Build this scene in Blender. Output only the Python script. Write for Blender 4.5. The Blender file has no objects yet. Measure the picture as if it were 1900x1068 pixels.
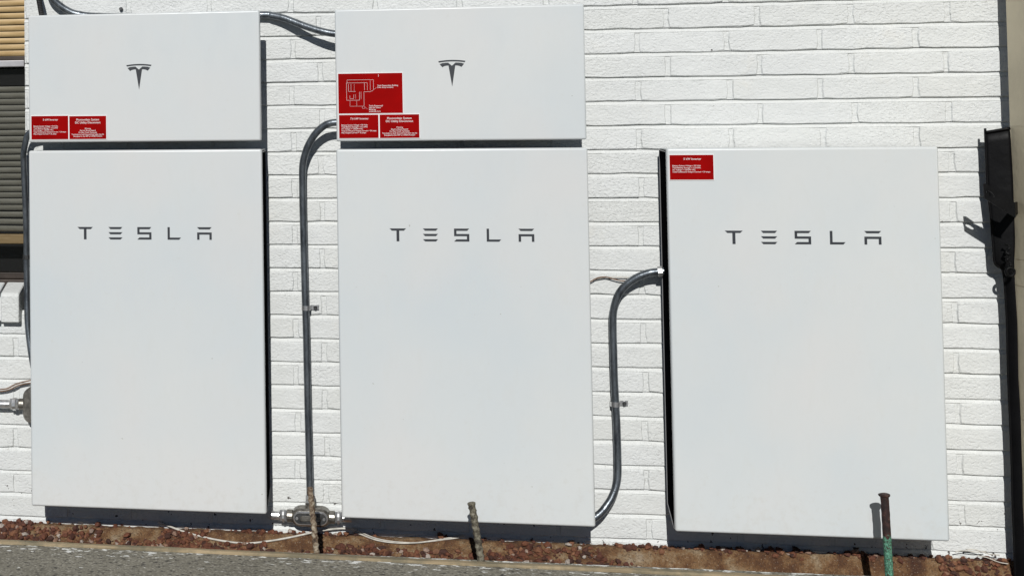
import bpy, bmesh, math, random
from mathutils import Vector, Matrix, noise
random.seed(7)
sc = bpy.context.scene
C = sc.collection

# ------------------------------------------------------------------ camera, world, sun, exposure
cam_d = bpy.data.cameras.new('camera'); cam = bpy.data.objects.new('camera', cam_d); C.objects.link(cam)
RX = Vector((0.98596826, 0.16655987, -0.01115329)); UX = Vector((0.01666705, -0.03174275, 0.9993571)); FX = Vector((-0.16609875, 0.98552027, 0.0340734))
m = Matrix((RX, UX, -FX)).transposed().to_4x4(); m.translation = Vector((1.20617, -4.52978, 1.3605)); cam.matrix_world = m
cam_d.sensor_fit = 'HORIZONTAL'; cam_d.sensor_width = 36; cam_d.lens = 2589.87 * 36 / 1900
cam_d.shift_x = 0.3329; cam_d.shift_y = -0.2151; cam_d.clip_start = 0.05; cam_d.clip_end = 300
sc.camera = cam
SUN = Vector((0.0295, 1.0, -0.6331)).normalized()          # the way the light travels
w = bpy.data.worlds.new('World'); sc.world = w; w.use_nodes = True
nt = w.node_tree; bg = nt.nodes['Background']
sky = nt.nodes.new('ShaderNodeTexSky'); sky.sky_type = 'NISHITA'; sky.sun_disc = False
sky.sun_elevation = math.asin(-SUN.z); sky.sun_rotation = math.atan2(-SUN.x, -SUN.y)
sky.altitude = 2500; sky.dust_density = 0.2; sky.air_density = 0.6      # clear dry high-desert air
nt.links.new(sky.outputs[0], bg.inputs[0]); bg.inputs[1].default_value = 0.05
sl = bpy.data.lights.new('sun', 'SUN'); so = bpy.data.objects.new('sun', sl); C.objects.link(so)
sl.energy = 5.0; sl.angle = math.radians(0.5); sl.color = (1.0, 0.985, 0.955)
so.rotation_euler = SUN.to_track_quat('-Z', 'Y').to_euler(); so.location = (1, -6, 5)
sc.view_settings.view_transform = 'Standard'; sc.view_settings.look = 'None'
sc.view_settings.exposure = -0.38; sc.view_settings.gamma = 1.0; sc.view_settings.use_curve_mapping = False

# ------------------------------------------------------------------ materials
def new_mat(name):
    mt = bpy.data.materials.new(name); mt.use_nodes = True
    n = mt.node_tree; return mt, n, n.nodes['Principled BSDF']
def nd(n, t, **k):
    o = n.nodes.new(t)
    for a, v in k.items(): setattr(o, a, v)
    return o
def ramp(n, src, stops):
    r = nd(n, 'ShaderNodeValToRGB'); e = r.color_ramp.elements
    while len(e) < len(stops): e.new(0.5)
    for x, (p, c) in zip(e, stops):
        x.position = p; x.color = (c, c, c, 1) if isinstance(c, (int, float)) else (*c, 1)
    n.links.new(src, r.inputs[0]); return r.outputs[0]
def tex(n, kind, scale, co, detail=4.0, rough=0.55, **k):
    t = nd(n, kind); t.inputs['Scale'].default_value = scale
    if kind == 'ShaderNodeTexNoise': t.inputs['Detail'].default_value = detail; t.inputs['Roughness'].default_value = rough
    for a, v in k.items(): setattr(t, a, v)
    n.links.new(co, t.inputs['Vector']); return t.outputs[0]
def pos(n): return nd(n, 'ShaderNodeNewGeometry').outputs['Position']
def stretch(n, co, s):
    mp = nd(n, 'ShaderNodeMapping'); mp.inputs['Scale'].default_value = s; n.links.new(co, mp.inputs[0]); return mp.outputs[0]
def mixc(n, f, a, b):
    x = nd(n, 'ShaderNodeMix', data_type='RGBA')
    n.links.new(f, x.inputs[0])
    for i, v in ((6, a), (7, b)):
        if isinstance(v, tuple): x.inputs[i].default_value = (*v, 1)
        else: n.links.new(v, x.inputs[i])
    return x.outputs[2]
def mth(n, op, a, b):
    x = nd(n, 'ShaderNodeMath', operation=op)
    for i, v in ((0, a), (1, b)):
        if isinstance(v, (int, float)): x.inputs[i].default_value = v
        else: n.links.new(v, x.inputs[i])
    return x.outputs[0]
def bump(n, b, h, dist, strength=1.0, prev=None):
    x = nd(n, 'ShaderNodeBump'); x.inputs['Distance'].default_value = dist; x.inputs['Strength'].default_value = strength
    n.links.new(h, x.inputs['Height'])
    if prev is not None: n.links.new(prev, x.inputs['Normal'])
    n.links.new(x.outputs[0], b.inputs['Normal']); return x.outputs[0]

def mat_simple(name, col, rough=0.5, metal=0.0, var=0.0, vscale=20.0, bmp=0.0, bscale=200.0, spec=0.5):
    mt, n, b = new_mat(name); b.inputs['Specular IOR Level'].default_value = spec; b.inputs['Roughness'].default_value = rough; b.inputs['Metallic'].default_value = metal
    p = pos(n)
    f = tex(n, 'ShaderNodeTexNoise', vscale, p)
    lo = tuple(c * (1 - var) for c in col); hi = tuple(min(1, c * (1 + var)) for c in col)
    n.links.new(mixc(n, ramp(n, f, [(0.3, 0.0), (0.7, 1.0)]), lo, hi), b.inputs['Base Color'])
    if bmp: bump(n, b, tex(n, 'ShaderNodeTexNoise', bscale, p), bmp)
    return mt

def mat_brick_paint():
    mt, n, b = new_mat('white_masonry_paint'); p = pos(n)
    base = tex(n, 'ShaderNodeTexNoise', 2.2, p, 5)
    col = mixc(n, ramp(n, base, [(0.35, 0.0), (0.7, 1.0)]), (0.62, 0.635, 0.63), (0.675, 0.69, 0.68))
    rnd = nd(n, 'ShaderNodeObjectInfo').outputs['Random']
    col = mixc(n, ramp(n, rnd, [(0.0, 0.0), (1.0, 0.55)]), col, (0.60, 0.61, 0.585))
    # a little dirt gathered in the pits and paint chips showing the dark brick
    fine = tex(n, 'ShaderNodeTexNoise', 85, p, 5, 0.62)
    col = mixc(n, ramp(n, fine, [(0.27, 0.7), (0.34, 0.0)]), col, (0.42, 0.41, 0.38))
    warm = tex(n, 'ShaderNodeTexNoise', 5.5, p, 6, 0.7)
    col = mixc(n, ramp(n, warm, [(0.58, 0.0), (0.80, 0.5)]), col, (0.68, 0.655, 0.58))
    chips = tex(n, 'ShaderNodeTexNoise', 34, p, 3, 0.6)
    zz = nd(n, 'ShaderNodeSeparateXYZ'); n.links.new(p, zz.inputs[0])
    low = nd(n, 'ShaderNodeMapRange'); n.links.new(zz.outputs[2], low.inputs[0])
    for i, v in ((1, 0.0), (2, 0.45), (3, 0.10), (4, 0.0)): low.inputs[i].default_value = v
    chips = mth(n, 'ADD', chips, low.outputs[0])
    col = mixc(n, ramp(n, chips, [(0.745, 0.0), (0.752, 1.0)]), col, (0.06, 0.05, 0.045))
    n.links.new(col, b.inputs['Base Color']); b.inputs['Roughness'].default_value = 0.5
    b.inputs['Specular IOR Level'].default_value = 0.35
    # roller stipple and the rough brick face under the paint, patchier in some bricks than in others
    amt = ramp(n, tex(n, 'ShaderNodeTexNoise', 3.2, p, 3), [(0.36, 0.45), (0.64, 1.0)])
    st = stretch(n, p, (0.8, 1, 1.1))
    h1 = tex(n, 'ShaderNodeTexNoise', 120, st, 2.5, 0.55)
    pits = ramp(n, tex(n, 'ShaderNodeTexNoise', 130, st, 2, 0.5), [(0.36, 0.0), (0.47, 1.0)])
    h = mth(n, 'ADD', mth(n, 'MULTIPLY', h1, 1.2), mth(n, 'MULTIPLY', pits, 0.42))
    h = mth(n, 'MULTIPLY', h, amt)
    b1 = bump(n, b, h, 0.0021, 1.0)
    big = tex(n, 'ShaderNodeTexNoise', 22, p, 3, 0.5)
    bump(n, b, big, 0.004, 0.8, b1)
    return mt

def mat_cover():
    mt, n, b = new_mat('satin_white_powder_coat'); p = pos(n)
    f = tex(n, 'ShaderNodeTexNoise', 1.8, p, 4, 0.55)
    col = mixc(n, ramp(n, f, [(0.3, 0.0), (0.7, 1.0)]), (0.555, 0.595, 0.61), (0.605, 0.622, 0.615))
    f2 = tex(n, 'ShaderNodeTexNoise', 2.7, stretch(n, p, (1, 1, 0.7)), 3, 0.5)
    col = mixc(n, ramp(n, f2, [(0.45, 0.0), (0.65, 0.5)]), col, (0.625, 0.615, 0.60))
    zs = nd(n, 'ShaderNodeSeparateXYZ'); n.links.new(p, zs.inputs[0])
    lowz = nd(n, 'ShaderNodeMapRange'); n.links.new(zs.outputs[2], lowz.inputs[0])
    for i, v in ((1, 0.11), (2, 0.34), (3, 0.16), (4, 0.0)): lowz.inputs[i].default_value = v
    spl = mth(n, 'ADD', tex(n, 'ShaderNodeTexNoise', 48, p, 5, 0.7), lowz.outputs[0])     # mud splashed up from the gravel
    col = mixc(n, ramp(n, spl, [(0.62, 0.0), (0.82, 0.2)]), col, (0.47, 0.44, 0.39))
    dust = tex(n, 'ShaderNodeTexNoise', 26, stretch(n, p, (1, 1, 0.35)), 6, 0.65)
    col = mixc(n, ramp(n, dust, [(0.52, 0.0), (0.85, 0.30)]), col, (0.54, 0.545, 0.52))
    spk = tex(n, 'ShaderNodeTexNoise', 60, p, 2, 0.5)
    col = mixc(n, ramp(n, spk, [(0.795, 0.0), (0.81, 0.7)]), col, (0.33, 0.32, 0.29))
    n.links.new(col, b.inputs['Base Color'])
    n.links.new(ramp(n, dust, [(0.3, 0.30), (0.75, 0.46)]), b.inputs['Roughness'])
    bump(n, b, tex(n, 'ShaderNodeTexNoise', 3.5, p, 2), 0.0025, 0.5)
    return mt

def mat_conduit():
    mt, n, b = new_mat('galvanised_conduit'); p = pos(n)
    f = tex(n, 'ShaderNodeTexNoise', 45, stretch(n, p, (1, 1, 0.3)), 5, 0.65)
    n.links.new(mixc(n, ramp(n, f, [(0.35, 0.0), (0.7, 1.0)]), (0.07, 0.08, 0.092), (0.27, 0.30, 0.325)), b.inputs['Base Color'])
    b.inputs['Metallic'].default_value = 0.75
    n.links.new(ramp(n, f, [(0.3, 0.42), (0.7, 0.27)]), b.inputs['Roughness'])
    bump(n, b, tex(n, 'ShaderNodeTexNoise', 160, p), 0.0006)
    return mt

def mat_rust(name, cols, scale=70, green=None, split=0.0):
    mt, n, b = new_mat(name); p = pos(n)
    f = tex(n, 'ShaderNodeTexNoise', scale, p, 6, 0.7)
    k = nd(n, 'ShaderNodeValToRGB'); e = k.color_ramp.elements
    while len(e) < len(cols): e.new(0.5)
    for i, (x, c) in enumerate(zip(e, cols)): x.position = 0.32 + 0.36 * i / (len(cols) - 1); x.color = (*c, 1)
    n.links.new(f, k.inputs[0]); col = k.outputs[0]
    if green:
        s = nd(n, 'ShaderNodeSeparateXYZ'); n.links.new(p, s.inputs[0])
        edge = mth(n, 'ADD', s.outputs[2], mth(n, 'MULTIPLY', tex(n, 'ShaderNodeTexNoise', 70, p, 4), 0.07))
        below = ramp(n, mth(n, 'MULTIPLY', edge, 1.0), [(split + 0.034, 1.0), (split + 0.038, 0.0)])
        flakes = ramp(n, tex(n, 'ShaderNodeTexNoise', 210, p, 3, 0.6), [(0.42, 0.0), (0.45, 1.0)])
        tone = mixc(n, ramp(n, tex(n, 'ShaderNodeTexNoise', 230, p, 3, 0.6), [(0.42, 0.0), (0.62, 1.0)]), tuple(c * 0.55 for c in green), tuple(min(1, c * 1.35 + 0.06) for c in green))
        col = mixc(n, mth(n, 'MULTIPLY', below, flakes), col, tone)
    n.links.new(col, b.inputs['Base Color']); b.inputs['Roughness'].default_value = 0.75
    bump(n, b, f, 0.003)
    return mt

def mat_dirt():
    mt, n, b = new_mat('stained_rough_concrete_and_dirt'); p = pos(n)
    a = tex(n, 'ShaderNodeTexNoise', 11, p, 8, 0.7); k = nd(n, 'ShaderNodeValToRGB'); e = k.color_ramp.elements
    for s in range(3): e.new(0.5)
    for x, (q, c) in zip(e, [(0.32, (0.055, 0.022, 0.012)), (0.45, (0.12, 0.055, 0.022)), (0.53, (0.20, 0.11, 0.048)), (0.62, (0.27, 0.19, 0.11)), (0.74, (0.38, 0.31, 0.23))]):
        x.position = q; x.color = (*c, 1)
    n.links.new(a, k.inputs[0]); col = k.outputs[0]
    g = tex(n, 'ShaderNodeTexNoise', 190, p, 4, 0.7)
    col = mixc(n, ramp(n, g, [(0.36, 0.75), (0.46, 0.0)]), col, (0.07, 0.045, 0.03))
    col = mixc(n, ramp(n, g, [(0.60, 0.0), (0.68, 0.55)]), col, (0.52, 0.44, 0.34))
    n.links.new(col, b.inputs['Base Color']); b.inputs['Roughness'].default_value = 0.95
    b1 = bump(n, b, g, 0.006); bump(n, b, tex(n, 'ShaderNodeTexNoise', 42, p, 5), 0.014, 1.0, b1)
    return mt

def mat_rock():
    mt, n, b = new_mat('red_lava_rock'); p = pos(n)
    isl = nd(n, 'ShaderNodeNewGeometry').outputs['Random Per Island']
    k = nd(n, 'ShaderNodeValToRGB'); e = k.color_ramp.elements
    for s in range(3): e.new(0.5)
    for x, (q, c) in zip(e, [(0.0, (0.045, 0.020, 0.014)), (0.35, (0.105, 0.034, 0.018)), (0.65, (0.17, 0.058, 0.026)), (0.90, (0.26, 0.12, 0.06)), (0.985, (0.52, 0.46, 0.40))]):
        x.position = q; x.color = (*c, 1)
    n.links.new(isl, k.inputs[0])
    f = tex(n, 'ShaderNodeTexNoise', 130, p, 5, 0.7)
    n.links.new(mixc(n, ramp(n, f, [(0.35, 0.5), (0.65, 0.0)]), k.outputs[0], (0.05, 0.022, 0.016)), b.inputs['Base Color'])
    b.inputs['Roughness'].default_value = 0.8; bump(n, b, f, 0.004)
    return mt

def mat_asphalt():
    mt, n, b = new_mat('worn_asphalt_with_paint_flecks'); p = pos(n)
    a = tex(n, 'ShaderNodeTexNoise', 6, p, 6, 0.65)
    col = mixc(n, ramp(n, a, [(0.35, 0.0), (0.7, 1.0)]), (0.15, 0.138, 0.107), (0.215, 0.20, 0.158))
    st = nd(n, 'ShaderNodeTexVoronoi'); st.inputs['Scale'].default_value = 105; n.links.new(p, st.inputs[0])
    agg = ramp(n, st.outputs['Distance'], [(0.15, 1.0), (0.55, 0.0)])
    tone = ramp(n, tex(n, 'ShaderNodeTexNoise', 60, p, 4, 0.6), [(0.36, 0.0), (0.64, 1.0)])
    col = mixc(n, mth(n, 'MULTIPLY', agg, tone), col, (0.38, 0.36, 0.31))
    col = mixc(n, ramp(n, tex(n, 'ShaderNodeTexNoise', 85, stretch(n, p, (0.7, 1, 1)), 3, 0.6), [(0.36, 0.95), (0.45, 0.0)]), col, (0.04, 0.036, 0.03))
    # leftover drips of the white wall paint, thicker in a broken line beside the board
    sp = nd(n, 'ShaderNodeSeparateXYZ'); n.links.new(p, sp.inputs[0])
    near = nd(n, 'ShaderNodeMapRange'); n.links.new(sp.outputs[1], near.inputs[0])
    for i, v in ((1, -0.385), (2, -0.315), (3, 0.0), (4, 0.11)): near.inputs[i].default_value = v
    fl = mth(n, 'ADD', tex(n, 'ShaderNodeTexNoise', 55, stretch(n, p, (0.5, 1.1, 1)), 4, 0.6), near.outputs[0])
    col = mixc(n, ramp(n, fl, [(0.675, 0.0), (0.69, 1.0)]), col, (0.66, 0.66, 0.63))
    n.links.new(col, b.inputs['Base Color']); b.inputs['Roughness'].default_value = 0.9
    bump(n, b, st.outputs['Distance'], 0.004, 0.8); return mt

def mat_wood():
    mt, n, b = new_mat('weathered_wood'); p = pos(n)
    g = tex(n, 'ShaderNodeTexNoise', 30, stretch(n, p, (0.08, 1.6, 1.6)), 6, 0.65)
    col = mixc(n, ramp(n, g, [(0.32, 0.0), (0.66, 1.0)]), (0.155, 0.12, 0.07), (0.40, 0.31, 0.19))
    mo = tex(n, 'ShaderNodeTexNoise', 7, p, 6, 0.7)
    col = mixc(n, ramp(n, mo, [(0.44, 0.0), (0.62, 0.85)]), col, (0.13, 0.12, 0.08))
    n.links.new(col, b.inputs['Base Color']); b.inputs['Roughness'].default_value = 0.9
    bump(n, b, g, 0.004); return mt

def mat_screen():
    mt, n, b = new_mat('insect_screen'); b.inputs['Base Color'].default_value = (0.010, 0.011, 0.010, 1); b.inputs['Roughness'].default_value = 0.8
    b.inputs['Specular IOR Level'].default_value = 0.1; b.inputs['Alpha'].default_value = 0.24; return mt
def mat_slat(name, lo, hi):
    mt, n, b = new_mat(name); p = pos(n)
    f = tex(n, 'ShaderNodeTexNoise', 30, stretch(n, p, (0.35, 1, 2.5)), 5, 0.65)
    n.links.new(mixc(n, ramp(n, f, [(0.33, 0.0), (0.7, 1.0)]), lo, hi), b.inputs['Base Color'])
    b.inputs['Roughness'].default_value = 0.5; return mt

M = dict(
    paint=mat_brick_paint(), cover=mat_cover(), conduit=mat_conduit(), dirt=mat_dirt(), rock=mat_rock(), asphalt=mat_asphalt(), wood=mat_wood(),
    screen=mat_screen(), slat=mat_slat('tan_blind_slat', (0.42, 0.28, 0.12), (0.62, 0.45, 0.23)), greyslat=mat_slat('grey_blind_slat', (0.30, 0.29, 0.23), (0.44, 0.43, 0.36)),
    dark_ground=mat_simple('unseen_ground_black', (0.042, 0.041, 0.040), 0.9, var=0.3, vscale=30, bmp=0.004, bscale=150, spec=0.2),
    shade_black=mat_simple('shade_black_plastic', (0.006, 0.006, 0.007), 0.9, spec=0.0, var=0.2),  # shade of the sides put into a near-black colour, shared by brackets and bodies
    rim=mat_simple('lit_rim_grey', (0.22, 0.22, 0.225), 0.4, var=0.1),
    ink=mat_simple('dark_grey_print', (0.024, 0.028, 0.034), 0.5, var=0.1),
    red=mat_simple('red_laminate', (0.27, 0.0008, 0.0008), 0.6, var=0.14, vscale=12, spec=0.04),
    lamwhite=mat_simple('white_laminate_core', (0.80, 0.79, 0.78), 0.5, var=0.04),
    steel=mat_simple('bright_zinc', (0.66, 0.66, 0.66), 0.3, 0.85, var=0.25, vscale=60),
    castal=mat_simple('cast_aluminium', (0.23, 0.215, 0.19), 0.38, 0.8, var=0.5, vscale=50, bmp=0.0008),
    brown_strap=mat_simple('dark_zinc', (0.12, 0.12, 0.12), 0.35, 0.8, var=0.4, vscale=80),
    blackcable=mat_simple('black_flex', (0.012, 0.012, 0.013), 0.5, var=0.2),
    whitecable=mat_simple('dirty_white_cable', (0.50, 0.475, 0.42), 0.5, var=0.25, vscale=60),
    brownwire=mat_simple('brown_wire', (0.17, 0.095, 0.055), 0.6, var=0.4, vscale=60),
    rubber=mat_simple('black_rubber', (0.004, 0.004, 0.0045), 0.5, var=0.3, vscale=15, bmp=0.003, bscale=14, spec=0.12),
    gate=mat_simple('tan_painted_metal', (0.60, 0.53, 0.38), 0.55, var=0.12, vscale=5, bmp=0.001, bscale=60),
    winframe=mat_simple('bronze_window_frame', (0.055, 0.042, 0.034), 0.45, 0.3, var=0.3),
    winrail=mat_simple('grey_sash_rail', (0.42, 0.41, 0.42), 0.4, 0.4, var=0.15),
    interior=mat_simple('dark_room', (0.012, 0.012, 0.012), 0.8),
    rebar=mat_rust('mottled_rebar', [(0.025, 0.018, 0.013), (0.12, 0.075, 0.045), (0.30, 0.25, 0.18), (0.50, 0.46, 0.38)], 75),
    rebar2=mat_rust('weathered_rebar', [(0.015, 0.012, 0.010), (0.06, 0.05, 0.035), (0.16, 0.145, 0.105), (0.27, 0.25, 0.20)], 85),
    pipe=mat_rust('rusty_pipe_with_green_paint', [(0.008, 0.005, 0.004), (0.016, 0.007, 0.006), (0.038, 0.013, 0.010), (0.12, 0.07, 0.055)], 60, (0.055, 0.21, 0.13), 0.145),
)

# ------------------------------------------------------------------ mesh helpers
def mk(name, verts, faces, mat, parent=None, smooth=False, loc=None):
    me = bpy.data.meshes.new(name); me.from_pydata([tuple(v) for v in verts], [], faces); me.update()
    if mat: me.materials.append(mat)
    if smooth: me.polygons.foreach_set('use_smooth', [True] * len(me.polygons))
    o = bpy.data.objects.new(name, me); C.objects.link(o)
    if loc: o.location = loc
    if parent: o.parent = parent
    return o
def from_bm(name, bm, mat, parent=None, smooth=False):
    bmesh.ops.recalc_face_normals(bm, faces=bm.faces)
    me = bpy.data.meshes.new(name); bm.to_mesh(me); bm.free()
    if mat: me.materials.append(mat)
    if smooth: me.polygons.foreach_set('use_smooth', [True] * len(me.polygons))
    o = bpy.data.objects.new(name, me); C.objects.link(o)
    if parent: o.parent = parent
    return o
def add_box(bm, a, b, bev=0.0, seg=2):
    mx = Matrix.Translation([(p + q) / 2 for p, q in zip(a, b)]) @ Matrix.Diagonal([abs(q - p) for p, q in zip(a, b)] + [1])
    r = bmesh.ops.create_cube(bm, size=1, matrix=mx)
    if bev:
        es = {e for v in r['verts'] for e in v.link_edges}
        bmesh.ops.bevel(bm, geom=list(es), offset=bev, segments=seg, profile=0.5, affect='EDGES')
def box(name, a, b, mat, parent=None, bev=0.0, seg=2, smooth=False):
    bm = bmesh.new(); add_box(bm, a, b, bev, seg); return from_bm(name, bm, mat, parent, smooth)
def tag(o, label, cat, group=None, kind=None):
    o['label'] = label; o['category'] = cat
    if group: o['group'] = group
    if kind: o['kind'] = kind
    return o
def thing(name, label, cat, loc=(0, 0, 0), group=None):
    o = bpy.data.objects.new(name, None); o.empty_display_size = 0.05; C.objects.link(o); o.location = loc
    return tag(o, label, cat, group)
def rel(pts, o): return [Vector(p) - o.location for p in pts]
def catmull(pts, n=8):
    pts = [Vector(p) for p in pts]; out = []
    for i in range(len(pts) - 1):
        p0 = pts[max(i - 1, 0)]; p1 = pts[i]; p2 = pts[i + 1]; p3 = pts[min(i + 2, len(pts) - 1)]
        for k in range(n):
            t = k / n
            out.append(0.5 * ((2 * p1) + (p2 - p0) * t + (2 * p0 - 5 * p1 + 4 * p2 - p3) * t * t + (3 * p1 - p0 - 3 * p2 + p3) * t ** 3))
    return out + [pts[-1]]
def sweep(path, rad, sides=16, caps=True):
    """verts, faces of a tube; rad is a number or a function of (index, angle)"""
    n = len(path); V = []; F = []
    t0 = (path[1] - path[0]).normalized(); nrm = t0.cross(Vector((0.31, 0.9, 0.17))).normalized(); prev = t0
    for i, p in enumerate(path):
        t = (path[min(i + 1, n - 1)] - path[max(i - 1, 0)]).normalized()
        nrm = prev.rotation_difference(t) @ nrm; nrm = (nrm - t * nrm.dot(t)).normalized(); bi = t.cross(nrm); prev = t
        for s in range(sides):
            a = 2 * math.pi * s / sides; r = rad(i, a) if callable(rad) else rad
            V.append(p + (nrm * math.cos(a) + bi * math.sin(a)) * r)
    for i in range(n - 1):
        for s in range(sides):
            a = i * sides + s; b = i * sides + (s + 1) % sides
            F.append((a, b, b + sides, a + sides))
    if caps: F += [tuple(range(sides))[::-1], tuple(range((n - 1) * sides, n * sides))]
    return V, F
def tube(name, pts, rad, mat, parent=None, sides=16, n=8, smooth=True):
    V, F = sweep(catmull(pts, n), rad, sides); return mk(name, V, F, mat, parent, smooth)
def merge(*vf):
    V = []; F = []
    for v, f in vf:
        o = len(V); V += list(v); F += [tuple(i + o for i in q) for q in f]
    return V, F
def prism(poly, y0, y1):
    """poly in (x, z), extruded from y0 (front) to y1 (back)"""
    n = len(poly); V = [(x, y0, z) for x, z in poly] + [(x, y1, z) for x, z in poly]
    F = [tuple(range(n)), tuple(range(2 * n - 1, n - 1, -1))] + [((i + 1) % n, i, n + i, n + (i + 1) % n) for i in range(n)]
    return V, F

# ------------------------------------------------------------------ ground
def gz(x, y):                                             # a narrow ledge at the wall, then a bank falling into the trench behind the board
    d = -y + 0.008 * noise.noise(Vector((x * 7, 2.0, 3.1)))
    k = min(1.0, max(0.0, (x - 1.82) / 0.14)); a = 0.022 - 0.006 * k; w_ = 0.07 - 0.042 * k    # an almost upright footing towards the right
    z = 0.018 if d < a else (0.018 - 0.058 * (d - a) / w_ if d < a + w_ else max(-0.05, -0.04 - 0.1 * (d - a - w_)))
    return z + 0.0035 * noise.noise(Vector((x * 22, y * 30, 1.7))) + 0.0018 * noise.noise(Vector((x * 70, y * 70, 6.7)))
def by(x): return -0.262 - 0.0145 * x                     # back edge of the edging board
V = []; F = []; NX, NY = 700, 44
for i in range(NX + 1):
    x = -1.7 + 5.6 * i / NX
    for j in range(NY + 1):
        y = 0.02 + (by(x) + 0.004 - 0.02) * (j / NY) ** 1.5
        V.append((x, y, gz(x, y)))
for i in range(NX):
    for j in range(NY):
        a = i * (NY + 1) + j; F.append((a, a + 1, a + NY + 2, a + NY + 1))
g = mk('ground_strip', V, F, M['dirt'], smooth=True); g['kind'] = 'structure'
PZ = 0.033
g = mk('unseen_dark_ground', [(-40, -60, PZ), (40, -60, PZ), (40, -1.1, PZ), (-40, -1.1, PZ)], [(0, 1, 2, 3)], M['dark_ground']); g['kind'] = 'structure'  # unseen dark sheet behind the camera, added to cut light bounced onto the wall
g = mk('pavement', [(-40, -1.1, PZ), (40, -1.1, PZ), (40, -0.25, PZ), (-40, -0.25, PZ)], [(0, 1, 2, 3)], M['asphalt']); g['kind'] = 'structure'
g = mk('ground', [(-60, -80, -0.08), (60, -80, -0.08), (60, 60, -0.08), (-60, 60, -0.08)], [(0, 1, 2, 3)], M['dirt']); g['kind'] = 'structure'

# edging board between the strip and the pavement
V = []; F = []; N = 150
for i in range(N + 1):
    x = -1.7 + 5.6 * i / N; yb = by(x); j = lambda s: 0.0016 * noise.noise(Vector((x * 14, s * 7.7, 0)))
    top = 0.041 + 0.0015 * noise.noise(Vector((x * 3, 9.2, 0)))
    for q, (dy, z) in enumerate([(0, -0.06), (0.0 + j(1), top - 0.003), (-0.004 + j(2), top + j(3)), (-0.022 + j(4), top + j(5)), (-0.0262 + j(6), top - 0.004), (-0.0262 + j(7) * .5, -0.06)]):
        V.append((x, yb + dy, z))
for i in range(N):
    for q in range(5): a = i * 6 + q; F.append((a, a + 6, a + 7, a + 1))
tag(mk('edging_board', V, F, M['wood']), 'long weathered wooden board edging the grey pavement in front of the gravel', 'edging board')

# red lava rock: nobody could count it
random.seed(11)
ico = bmesh.new(); bmesh.ops.create_icosphere(ico, subdivisions=1, radius=1.0)
IV = [v.co.copy() for v in ico.verts]; IF = [tuple(v.index for v in f.verts) for f in ico.faces]; ico.free()
def dens(x, y):
    d = -y
    e = max(0.0, 1 - abs(d - 0.012) / 0.013)               # a line of stones along the foot of the wall
    c = 0.0; edge = 0.05
    for x0, x1, k, ed in ((-0.5, -0.03, 1.0, 0.012), (-0.05, 0.20, 0.9, 0.030), (0.20, 0.30, 0.5, 0.056), (0.28, 0.44, 0.9, 0.05), (0.40, 0.56, 1.0, 0.024), (0.55, 0.76, 0.9, 0.05), (0.74, 0.93, 0.55, 0.062), (0.93, 1.10, 0.9, 0.046), (1.10, 1.40, 0.8, 0.05), (1.38, 1.52, 0.9, 0.048), (1.48, 1.78, 1.0, 0.022), (1.76, 1.90, 0.5, 0.055), (2.74, 3.2, 0.95, 0.01)):
        if x0 <= x <= x1 and k > c: c, edge = k, ed
    band = max(0.0, min(1.0, (d - edge) / 0.010))
    nz = noise.noise(Vector((x * 9.5, y * 16, 5.5)))
    v = c * band * (0.95 + 0.9 * nz)
    out = 0 < x < 0.7 or 1.0 < x < 1.7                      # under the battery boxes fewer stones
    return max(v, e * (0.16 if out else 0.7) * (0.75 + nz))
parts = []; count = 0
while count < 4800:
    x = random.uniform(-0.45, 3.2); y = -random.random() * 0.115
    if random.random() > dens(x, y): continue
    r = 0.0030 + 0.0085 * random.random() ** 1.6 * (1.25 if random.random() < 0.12 else 1)
    s = Vector((random.uniform(0.8, 1.35), random.uniform(0.8, 1.2), random.uniform(0.6, 1.0))) * r
    rot = Matrix.Rotation(random.uniform(0, 6.28), 3, 'Z') @ Matrix.Rotation(random.uniform(-.7, .7), 3, 'X')
    z = gz(x, y) + r * random.choice((0.1, 0.25, 0.5, 0.9))
    parts.append(([rot @ Vector((v.x * s.x, v.y * s.y, v.z * s.z)) * random.uniform(0.72, 1.22) + Vector((x, min(y, -r), z)) for v in IV], IF)); count += 1
gr = mk('gravel', *merge(*parts), M['rock']); tag(gr, 'loose red lava rock gravel strewn along the foot of the white wall', 'gravel', kind='stuff')

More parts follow.
